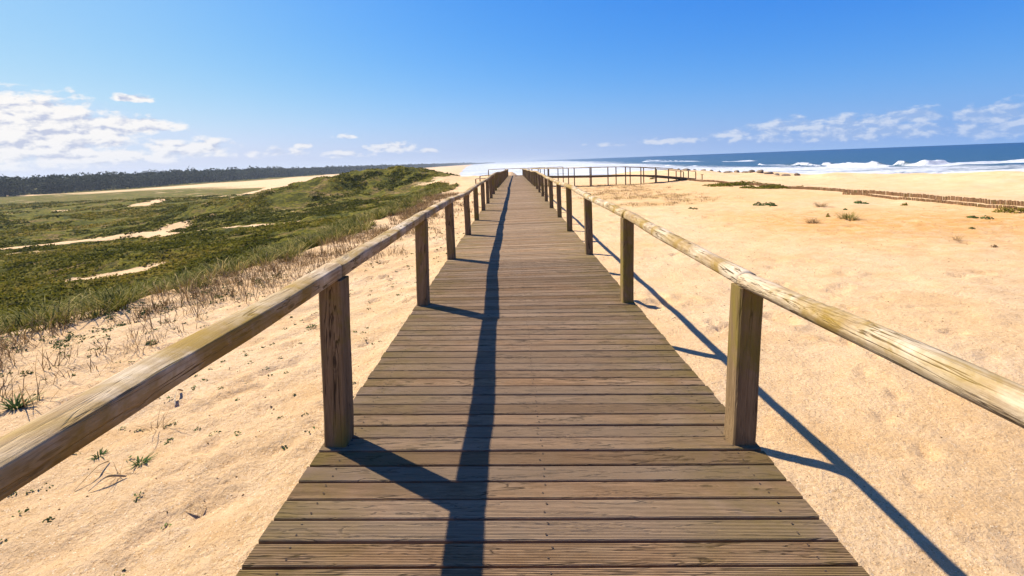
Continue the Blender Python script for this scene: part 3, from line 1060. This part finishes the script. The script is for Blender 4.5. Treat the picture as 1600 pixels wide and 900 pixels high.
# ------------------------------------------------------------------ plants
def leaf_material(name, c0, c1, c2, trans=0.25):
    m, n, b = material(name)
    a = n.attr('tint').outputs['Fac']
    c = n.ramp(a, [(0.0, c0), (0.5, c1), (1.0, c2)])
    n.put(b.inputs['Base Color'], c)
    b.inputs['Roughness'].default_value = 0.8
    b.inputs['Specular IOR Level'].default_value = 0.04
    tr = n.n('ShaderNodeBsdfTranslucent'); n.put(tr.inputs['Color'], c)
    mx = n.n('ShaderNodeMixShader'); mx.inputs[0].default_value = trans
    n.t.links.new(b.outputs[0], mx.inputs[1]); n.t.links.new(tr.outputs[0], mx.inputs[2])
    n.t.links.new(mx.outputs[0], n.t.nodes['Material Output'].inputs['Surface'])
    return m


M_MARRAM = leaf_material('marram_blades', (0.05, 0.058, 0.008), (0.15, 0.14, 0.026), (0.44, 0.33, 0.12))
M_STRAW = leaf_material('dry_stems', (0.11, 0.065, 0.03), (0.22, 0.14, 0.06), (0.38, 0.26, 0.12), 0.15)
M_COVER = leaf_material('ground_cover_leaves', (0.055, 0.058, 0.006), (0.145, 0.128, 0.010), (0.32, 0.225, 0.045), 0.3)
M_SUCC = leaf_material('succulent_leaves', (0.035, 0.06, 0.015), (0.075, 0.115, 0.03), (0.16, 0.19, 0.06), 0.15)
M_PINE = leaf_material('pine_needles', (0.012, 0.020, 0.010), (0.028, 0.040, 0.018), (0.055, 0.065, 0.030), 0.08)


def blades(base, hgt, wid, az, lean, tint, droop=0.5):
    """arrays -> curved 3-segment blades: V, F, tint per vertex"""
    n_ = len(hgt)
    d = np.stack([np.cos(az), np.sin(az), np.zeros(n_)], -1)
    side = np.stack([-np.sin(az), np.cos(az), np.zeros(n_)], -1)
    # random facing of the flat side
    V = np.zeros((n_, 7, 3)); T = np.repeat(tint[:, None], 7, 1)
    for i, t in enumerate((0.0, 0.4, 0.75)):
        out_ = lean * hgt * (t + droop * t * t)
        up = hgt * (t - 0.35 * droop * lean * t * t)
        c = base + d * out_[:, None]; c = c + np.stack([0 * up, 0 * up, up], -1)
        w_2 = (wid * (1 - 0.35 * t))[:, None]
        V[:, 2 * i] = c - side * w_2; V[:, 2 * i + 1] = c + side * w_2
    out_ = lean * hgt * (1 + droop); up = hgt * (1 - 0.35 * droop * lean - 0.12 * droop)
    V[:, 6] = base + d * out_[:, None] + np.stack([0 * up, 0 * up, up], -1)
    i = (np.arange(n_) * 7)[:, None]
    tri = np.concatenate([i + np.array([[0, 1, 3]]), i + np.array([[0, 3, 2]]), i + np.array([[2, 3, 5]]), i + np.array([[2, 5, 4]]), i + np.array([[4, 5, 6]])], 0)
    return V.reshape(-1, 3), tri, T.ravel()


def leafy(name, V, Fc, T, m, loc=None):
    me = mesh_np(name, V, Fc, False)
    at = me.attributes.new('tint', 'FLOAT', 'POINT')
    at.data.foreach_set('value', np.ascontiguousarray(np.clip(T, 0, 1), dtype=np.float32))
    return link(name, me, m, None, loc)


def tufts(cx, cy, per, hgt, wid, spread, lean, tint, seed, zoff=0.0):
    r = np.random.default_rng(seed)
    n_ = len(cx) * per
    s = np.repeat(np.arange(len(cx)), per)
    a = r.uniform(0, 2 * np.pi, n_); rr_ = spread[s] * np.sqrt(r.uniform(0, 1, n_))
    x = cx[s] + rr_ * np.cos(a); y = cy[s] + rr_ * np.sin(a)
    z = gz(x, y) - 0.01 + zoff
    h = hgt[s] * r.uniform(0.45, 1.1, n_)
    az = a + r.normal(0, 0.7, n_)
    return blades(np.stack([x, y, z], -1), h, wid[s] * r.uniform(0.6, 1.2, n_), az, lean * r.uniform(0.3, 1.5, n_), tint[s] + r.normal(0, 0.22, n_))


# marram grass along the crest of the left dune
r = np.random.default_rng(5)
n_ = 2600
Y = 1.5 + 58 * r.uniform(0, 1, n_) ** 1.5
t = np.abs(r.normal(0.9, 1.5, n_)) - 0.2
X = crest_x(Y) - t
keep = (veg_mask(X, Y) > 0.25) | (r.uniform(0, 1, n_) < 0.25)
keep &= (fbm(X / 2.0, Y / 2.6, 301, 3) > -0.22)
X, Y = X[keep], Y[keep]
dist = np.hypot(X, Y)
V, Fc, T = tufts(X, Y, 30, r.uniform(0.20, 0.55, len(X)), 0.0045 + 0.0005 * dist, np.full(len(X), 0.15), 0.75, r.uniform(0.15, 0.75, len(X)), 6)
tag(leafy('marram_grass', V, Fc, T, M_MARRAM), 'grey-green marram grass along the top of the left dune', 'grass', kind='stuff')

# dry brown stems on the sand in front of the crest, and thin ones by the deck
n_ = 6500
Y = 1.0 + 40 * r.uniform(0, 1, n_) ** 1.4
t = r.uniform(-4.0, 0.6, n_)
X = crest_x(Y) - t
w_keep = np.exp(-((t + 0.9) / 1.25) ** 2) * 0.9 + 0.05
keep = (r.uniform(0, 1, n_) < w_keep) & (X < -1.5) & (fbm(X / 1.3, Y / 1.8, 311, 3) > -0.12)
X, Y = X[keep], Y[keep]
dist = np.hypot(X, Y)
V, Fc, T = tufts(X, Y, 9, r.uniform(0.12, 0.42, len(X)), 0.0018 + 0.00028 * dist, np.full(len(X), 0.13), 0.6, r.uniform(0.1, 0.8, len(X)), 8)
# straw on the right-hand sand near the side walkway
n2 = 1500
X2 = r.normal(9.5, 6.0, n2); Y2 = r.uniform(26, 66, n2)
k2 = (dry_mask(X2, Y2) > 0.25) & (X2 > 2)
X2, Y2 = X2[k2], Y2[k2]
V2, F2, T2 = tufts(X2, Y2, 12, r.uniform(0.10, 0.28, len(X2)), np.full(len(X2), 0.009), np.full(len(X2), 0.28), 0.9, r.uniform(0.3, 0.9, len(X2)), 9)
V = np.concatenate([V, V2]); Fc = np.concatenate([Fc, F2 + len(V) - len(V2)]); T = np.concatenate([T, T2])
tag(leafy('dry_grass', V, Fc, T, M_STRAW), 'dry brown grass stems scattered over the sand', 'dry grass', kind='stuff')


# low plants covering the valley and the dunes
def leaf_clumps(cx, cy, rad, hgt, per, size, tint, seed):
    r = np.random.default_rng(seed)
    s = np.repeat(np.arange(len(cx)), per); n_ = len(s)
    a = r.uniform(0, 2 * np.pi, n_); q = np.sqrt(r.uniform(0, 1, n_))
    x = cx[s] + rad[s] * q * np.cos(a); y = cy[s] + rad[s] * q * np.sin(a)
    z = gz(x, y) + hgt[s] * (1 - q * q) * r.uniform(0.15, 1.0, n_)
    nrm = np.stack([0.9 * q * np.cos(a) + r.normal(0, .5, n_), 0.9 * q * np.sin(a) + r.normal(0, .5, n_), 0.8 + r.normal(0, .35, n_)], -1)
    nrm /= np.linalg.norm(nrm, axis=1)[:, None]
    up = r.normal(0, 1, (n_, 3)); t1 = np.cross(nrm, up); t1 /= np.linalg.norm(t1, axis=1)[:, None]; t2 = np.cross(nrm, t1)
    sz = (size[s] * r.uniform(0.5, 1.2, n_))[:, None]
    c = np.stack([x, y, z], -1)
    V = np.stack([c - t1 * sz, c - t2 * sz * 0.55, c + t1 * sz, c + t2 * sz * 0.55], 1).reshape(-1, 3)
    Fc = np.arange(n_ * 4).reshape(-1, 4)
    T = np.repeat(tint[s] + r.normal(0, 0.16, n_), 4)
    return V, Fc, T


n_ = 16000
rr_ = np.random.default_rng(15)
dd = 9 * (150 / 9) ** rr_.uniform(0, 1, n_)
aa = rr_.uniform(-1.0, 0.08, n_)
X = dd * np.tan(aa); Y = dd
keep = (X < crest_x(Y) - 1.0) & (veg_mask(X, Y) > 0.55) & (fbm(X / 5, Y / 5, 321, 4) > -0.10)
X, Y = X[keep], Y[keep]
dist = np.hypot(X, Y)
tint = 0.40 + 0.9 * fbm(X / 6, Y / 6, 331, 4)
V, Fc, T = leaf_clumps(X, Y, rr_.uniform(0.25, 0.7, len(X)) * (0.6 + dist / 60), rr_.uniform(0.04, 0.17, len(X)) * (0.7 + dist / 110), 34, 0.035 + 0.0019 * dist, tint, 16)
tag(leafy('ground_cover', V, Fc, T, M_COVER), 'low dark green plants covering the dunes and the hollow on the left', 'ground cover', kind='stuff')

# small sprigs dotted over the near sand
n_ = 620
Y = 1.0 + 26 * rr_.uniform(0, 1, n_) ** 1.3; X = -1.45 - rr_.uniform(0, 1, n_) * 5.2
keep = X > crest_x(Y) + 0.6
X, Y = X[keep], Y[keep]
V, Fc, T = leaf_clumps(X, Y, rr_.uniform(0.02, 0.07, len(X)), rr_.uniform(0.01, 0.04, len(X)), 9, np.full(len(X), 0.012) + 0.0008 * Y, rr_.uniform(0.1, 0.9, len(X)), 17)
n3 = 130
Y3 = rr_.uniform(3.5, 11.5, n3); X3 = crest_x(Y3) + rr_.uniform(0.1, 2.0, n3)
V3, F3, T3 = leaf_clumps(X3, Y3, rr_.uniform(0.05, 0.13, n3), rr_.uniform(0.05, 0.16, n3), 22, np.full(n3, 0.022), rr_.uniform(0.0, 0.5, n3), 18)
F3 = F3 + len(V); V = np.concatenate([V, V3]); Fc = np.concatenate([Fc, F3]); T = np.concatenate([T, T3])
tag(leafy('seedlings', V, Fc, T, M_SUCC), 'small green seedlings dotted over the sand left of the boardwalk', 'seedlings', kind='stuff')


def ground_hit(px, py):
    return hit(px, py, 1.0, 120.0)


def plant(px, py, rad, h, per, m, tint, size, label, seed, style='leaf', cat='plant', ry=None):
    x, y = ground_hit(px, py)
    r_ = np.random.default_rng(seed)
    if style == 'leaf':
        k_ = max(1, int(rad * 6))
        ox = r_.uniform(-1, 1, k_) * rad; oy = r_.uniform(-1, 1, k_) * (ry or rad * 0.6)
        V, Fc, T = leaf_clumps(x + ox, y + oy, np.full(k_, max(0.12, rad * 0.45)) * r_.uniform(.6, 1.1, k_), np.full(k_, h) * r_.uniform(.5, 1.1, k_), per, np.full(k_, size), np.full(k_, tint), seed)
    else:
        V, Fc, T = tufts(np.array([x]), np.array([y]), per, np.array([h]), np.array([size]), np.array([rad]), 1.0, np.array([tint]), seed)
    z = gz1(x, y)
    V = V - np.array([x, y, z])
    o = leafy('beach_plant' if style == 'leaf' else 'grass_tuft', V, Fc, T, m, (x, y, z))
    return tag(o, label, cat)


plant(1075, 327, 0.38, 0.12, 60, M_SUCC, 0.35, 0.05, 'small flat green plant on the open sand nearest the right handrail', 41)
plant(1192, 322, 0.75, 0.22, 90, M_SUCC, 0.30, 0.06, 'broad blue-green beach plant spreading on the sand in the middle distance', 42)
plant(1283, 323, 0.22, 0.34, 130, M_STRAW, 0.55, 0.006, 'yellowish upright grass tuft behind the pair of green clumps', 43, 'grass', 'grass tuft')
plant(1298, 338, 0.22, 0.16, 110, M_COVER, 0.75, 0.045, 'bright green rounded clump touching the left of a grass tuft', 44)
plant(1325, 342, 0.30, 0.38, 220, M_MARRAM, 0.55, 0.006, 'leaning green grass tuft right of the bright green clump', 45, 'grass', 'grass tuft')
plant(1271, 349, 0.19, 0.26, 140, M_STRAW, 0.20, 0.005, 'dry brown grass tuft alone on the sand', 46, 'grass', 'grass tuft')
plant(1340, 318, 0.55, 0.14, 60, M_SUCC, 0.35, 0.06, 'low green patch on the sand closest to the log fence, middle of the right side', 47)
plant(1322, 328, 0.16, 0.10, 90, M_SUCC, 0.30, 0.05, 'thin flat green patch just behind the leaning grass tuft', 48)
plant(1414, 321, 0.35, 0.14, 50, M_COVER, 0.6, 0.05, 'small dark clump near the start of the second log row', 49)
plant(1520, 341, 0.60, 0.14, 70, M_SUCC, 0.35, 0.05, 'wide straggling green plant on the reddish sand at the far right', 50)
plant(1590, 331, 0.75, 0.32, 130, M_COVER, 0.55, 0.05, 'dense green bush against the log fence at the right edge', 51, cat='bush')
plant(1518, 358, 0.16, 0.10, 60, M_SUCC, 0.35, 0.03, 'little round grey-green plant on the right sand below the straggling one', 52)
plant(1562, 386, 0.13, 0.07, 70, M_STRAW, 0.0, 0.02, 'small dark brown withered clump lowest on the right sand', 53)
plant(1495, 376, 0.08, 0.26, 40, M_STRAW, 0.6, 0.004, 'short pale straw tuft right of the open sand, alone', 54, 'grass', 'grass tuft')
plant(1150, 289, 2.6, 0.35, 190, M_COVER, 0.40, 0.10, 'long dark green strip of beach plants along the log fence, the left one', 55, ry=2.0)
plant(1205, 294, 1.9, 0.32, 200, M_COVER, 0.38, 0.10, 'dark green strip of plants along the log fence, right of the longer strip', 56, ry=1.4)
plant(1017, 280, 0.55, 0.5, 90, M_COVER, 0.5, 0.07, 'small shrub growing under the ramp of the side walkway', 57, cat='shrub')
# left sand
plant(25, 637, 0.05, 0.13, 60, M_SUCC, 0.45, 0.008, 'spiky green plant on the sand at the left edge above the handrail', 60, 'grass')
plant(221, 724, 0.03, 0.055, 60, M_SUCC, 0.4, 0.0065, 'dark green rosette on the sand below the left handrail beside two dry twigs', 61, 'grass')
plant(155, 713, 0.03, 0.045, 40, M_SUCC, 0.15, 0.006, 'flat greyish rosette just left of the dark green rosette', 62, 'grass')
plant(483, 516, 0.10, 0.07, 60, M_SUCC, 0.45, 0.02, 'round green sprig on the sand left of the nearest left post', 63)
plant(224, 537, 0.14, 0.10, 60, M_SUCC, 0.35, 0.02, 'green sprig among the dry stems on the dune slope', 64)
plant(245, 672, 0.06, 0.17, 22, M_STRAW, 0.45, 0.0028, 'bunch of thin dry stalks just under the left handrail', 65, 'grass', 'grass tuft')
plant(188, 744, 0.03, 0.12, 12, M_STRAW, 0.45, 0.0028, 'few dry stalks standing between the two rosettes', 66, 'grass', 'grass tuft')


# dry twigs lying on the sand
def twig(p0, p1, rad, label, seed):
    x0, y0 = ground_hit(*p0); x1, y1 = ground_hit(*p1)
    r_ = random.Random(seed)
    bm = bmesh.new()
    prev = None
    n_ = 9
    for i in range(n_ + 1):
        t = i / n_
        x = x0 + (x1 - x0) * t + 0.03 * math.sin(t * 3 + seed); y = y0 + (y1 - y0) * t
        z = gz1(x, y) + 0.012 + 0.05 * math.sin(t * math.pi)
        rd = rad * (1 - 0.6 * abs(t - 0.4))
        vs = [bm.verts.new((x + rd * math.cos(a) - x0, y + rd * 0.7 * math.sin(a) - y0, z + rd * math.sin(a + 0.8))) for a in (0, 1.256, 2.513, 3.77, 5.026)]
        if prev:
            for a in range(5):
                b = (a + 1) % 5
                bm.faces.new((prev[a], prev[b], vs[b], vs[a]))
        prev = vs
    o = bm_obj('twig', bm, M_RAIL, None, loc=(x0, y0, 0), smooth=True)
    tag(o, label, 'twig')


twig((112, 770), (175, 722), 0.007, 'bent dry twig with a fork on the sand, the left of two below the handrail', 1)
twig((133, 771), (203, 746), 0.010, 'straight pale stick on the sand, the right of two below the handrail', 2)
twig((273, 634), (287, 612), 0.010, 'short dry stick leaning on the sand right under the left handrail', 3)

# crumbs of weed and shell on the sand
n_ = 2600
X = np.concatenate([1.4 + 22 * rr_.uniform(0, 1, n_) ** 1.6, -1.4 - 6 * rr_.uniform(0, 1, n_ // 2)])
Y = np.concatenate([1 + 24 * rr_.uniform(0, 1, n_) ** 1.2, 1 + 20 * rr_.uniform(0, 1, n_ // 2) ** 1.2])
keep = X > crest_x(Y) + 0.3
X, Y = X[keep], Y[keep]; n_ = len(X)
sz = 0.004 + 0.010 * rr_.uniform(0, 1, n_) ** 3 + 0.0007 * Y
az = rr_.uniform(0, 6.28, n_)
Z = gz(X, Y)
cs, sn = np.cos(az) * sz, np.sin(az) * sz
q = rr_.uniform(0.4, 0.9, n_)
V = np.stack([np.stack([X + cs, Y + sn, Z - 0.002], -1), np.stack([X - sn * q, Y + cs * q, Z - 0.002], -1), np.stack([X - cs, Y - sn, Z - 0.002], -1), np.stack([X + sn * q, Y - cs * q, Z - 0.002], -1), np.stack([X, Y, Z + sz * 0.8], -1)], 1).reshape(-1, 3)
i5 = (np.arange(n_) * 5)[:, None]
Fc = np.concatenate([i5 + np.array([[a, (a + 1) % 4, 4]]) for a in range(4)], 0)
tag(leafy('debris', V, Fc, np.repeat(rr_.uniform(0, 0.8, n_), 5), M_STRAW), 'dark crumbs of weed and shell lying on the sand', 'debris', kind='stuff')

# ------------------------------------------------------------------ pine wood on the horizon
r = np.random.default_rng(77)
tx, ty, ts = [], [], []
y = 40.0
while y < 6000:
    step = 5.0 if y < 500 else 5.0 * y / 500
    rows = 7 if y < 700 else 4
    for k_ in range(rows):
        tx.append(-252 - 7.5 * k_ * (1 if y < 700 else 1.6) + r.normal(0, 3) + 10 * float(fbm(np.array([y / 90.0]), np.array([0.3]), 401, 2)[0]))
        ty.append(y + r.uniform(-3, 3)); ts.append(1.0 if y < 500 else min(3.0, y / 500))
    y += step
# the wood also closes the far end of the plain
tx, ty, ts = np.array(tx), np.array(ty), np.array(ts)
hh = 9.6 + 2.0 * fbm(ty / 70, tx / 70, 405, 3) + r.normal(0, 0.6, len(tx)) + 1.8 * (r.uniform(0, 1, len(tx)) < 0.12)
per = 100
s = np.repeat(np.arange(len(tx)), per); n_ = len(s)
lay_ = r.uniform(0, 1, n_)
crown = lay_ > 0.30
a = r.uniform(0, 6.283, n_)
qr = np.sqrt(r.uniform(0, 1, n_)) * np.where(crown, 3.3, 3.6)
wide = np.sqrt(ts[s])
zz = np.where(crown, hh[s] * (0.48 + 0.52 * r.uniform(0, 1, n_) * np.sqrt(np.clip(1 - (qr / 3.9) ** 2, 0, 1))), hh[s] * 0.5 * r.uniform(0, 1, n_))
cx, cy = tx[s] + qr * np.cos(a) * wide, ty[s] + qr * np.sin(a) * ts[s]
c = np.stack([cx, cy, gz(tx, ty)[s] + zz], -1)
nrm = r.normal(0, 1, (n_, 3)) + np.array([0, 0, 0.6]); nrm /= np.linalg.norm(nrm, axis=1)[:, None]
t1 = np.cross(nrm, r.normal(0, 1, (n_, 3))); t1 /= np.linalg.norm(t1, axis=1)[:, None]; t2 = np.cross(nrm, t1)
sz = (r.uniform(0.35, 0.95, n_) * np.where(crown, 1.0, 1.3) * wide)[:, None]
V = np.stack([c - t1 * sz, c - t2 * sz * .7, c + t1 * sz, c + t2 * sz * .7], 1).reshape(-1, 3)
tag(leafy('pine_forest', V, np.arange(n_ * 4).reshape(-1, 4), np.repeat(np.where(crown, 0.5, 0.2) + r.normal(0, .2, n_), 4), M_PINE), 'dark pine wood along the left horizon', 'forest', kind='stuff')

# ------------------------------------------------------------------ air
HAZE = True
if HAZE:
    hm = bpy.data.materials.new('sea_haze')
    hm.use_nodes = True
    hn = NT(hm.node_tree)
    hm.node_tree.nodes.remove(hm.node_tree.nodes['Principled BSDF'])
    pv = hn.n('ShaderNodeVolumePrincipled')
    pv.inputs['Color'].default_value = (0.62, 0.70, 0.82, 1)
    pv.inputs['Density'].default_value = 1 / 4200.0
    pv.inputs['Anisotropy'].default_value = 0.2
    hm.node_tree.links.new(pv.outputs[0], hm.node_tree.nodes['Material Output'].inputs['Volume'])
    bm = bmesh.new()
    bmesh.ops.create_cube(bm, size=1.0)
    for v in bm.verts:
        v.co = Vector((-5000 + (v.co.x + .5) * 5220, -80 + (v.co.y + .5) * 9000, -13 + (v.co.z + .5) * 45))
    hz = bm_obj('haze', bm, hm)
    tag(hz, 'salty sea haze over the shore', 'haze', kind='stuff')
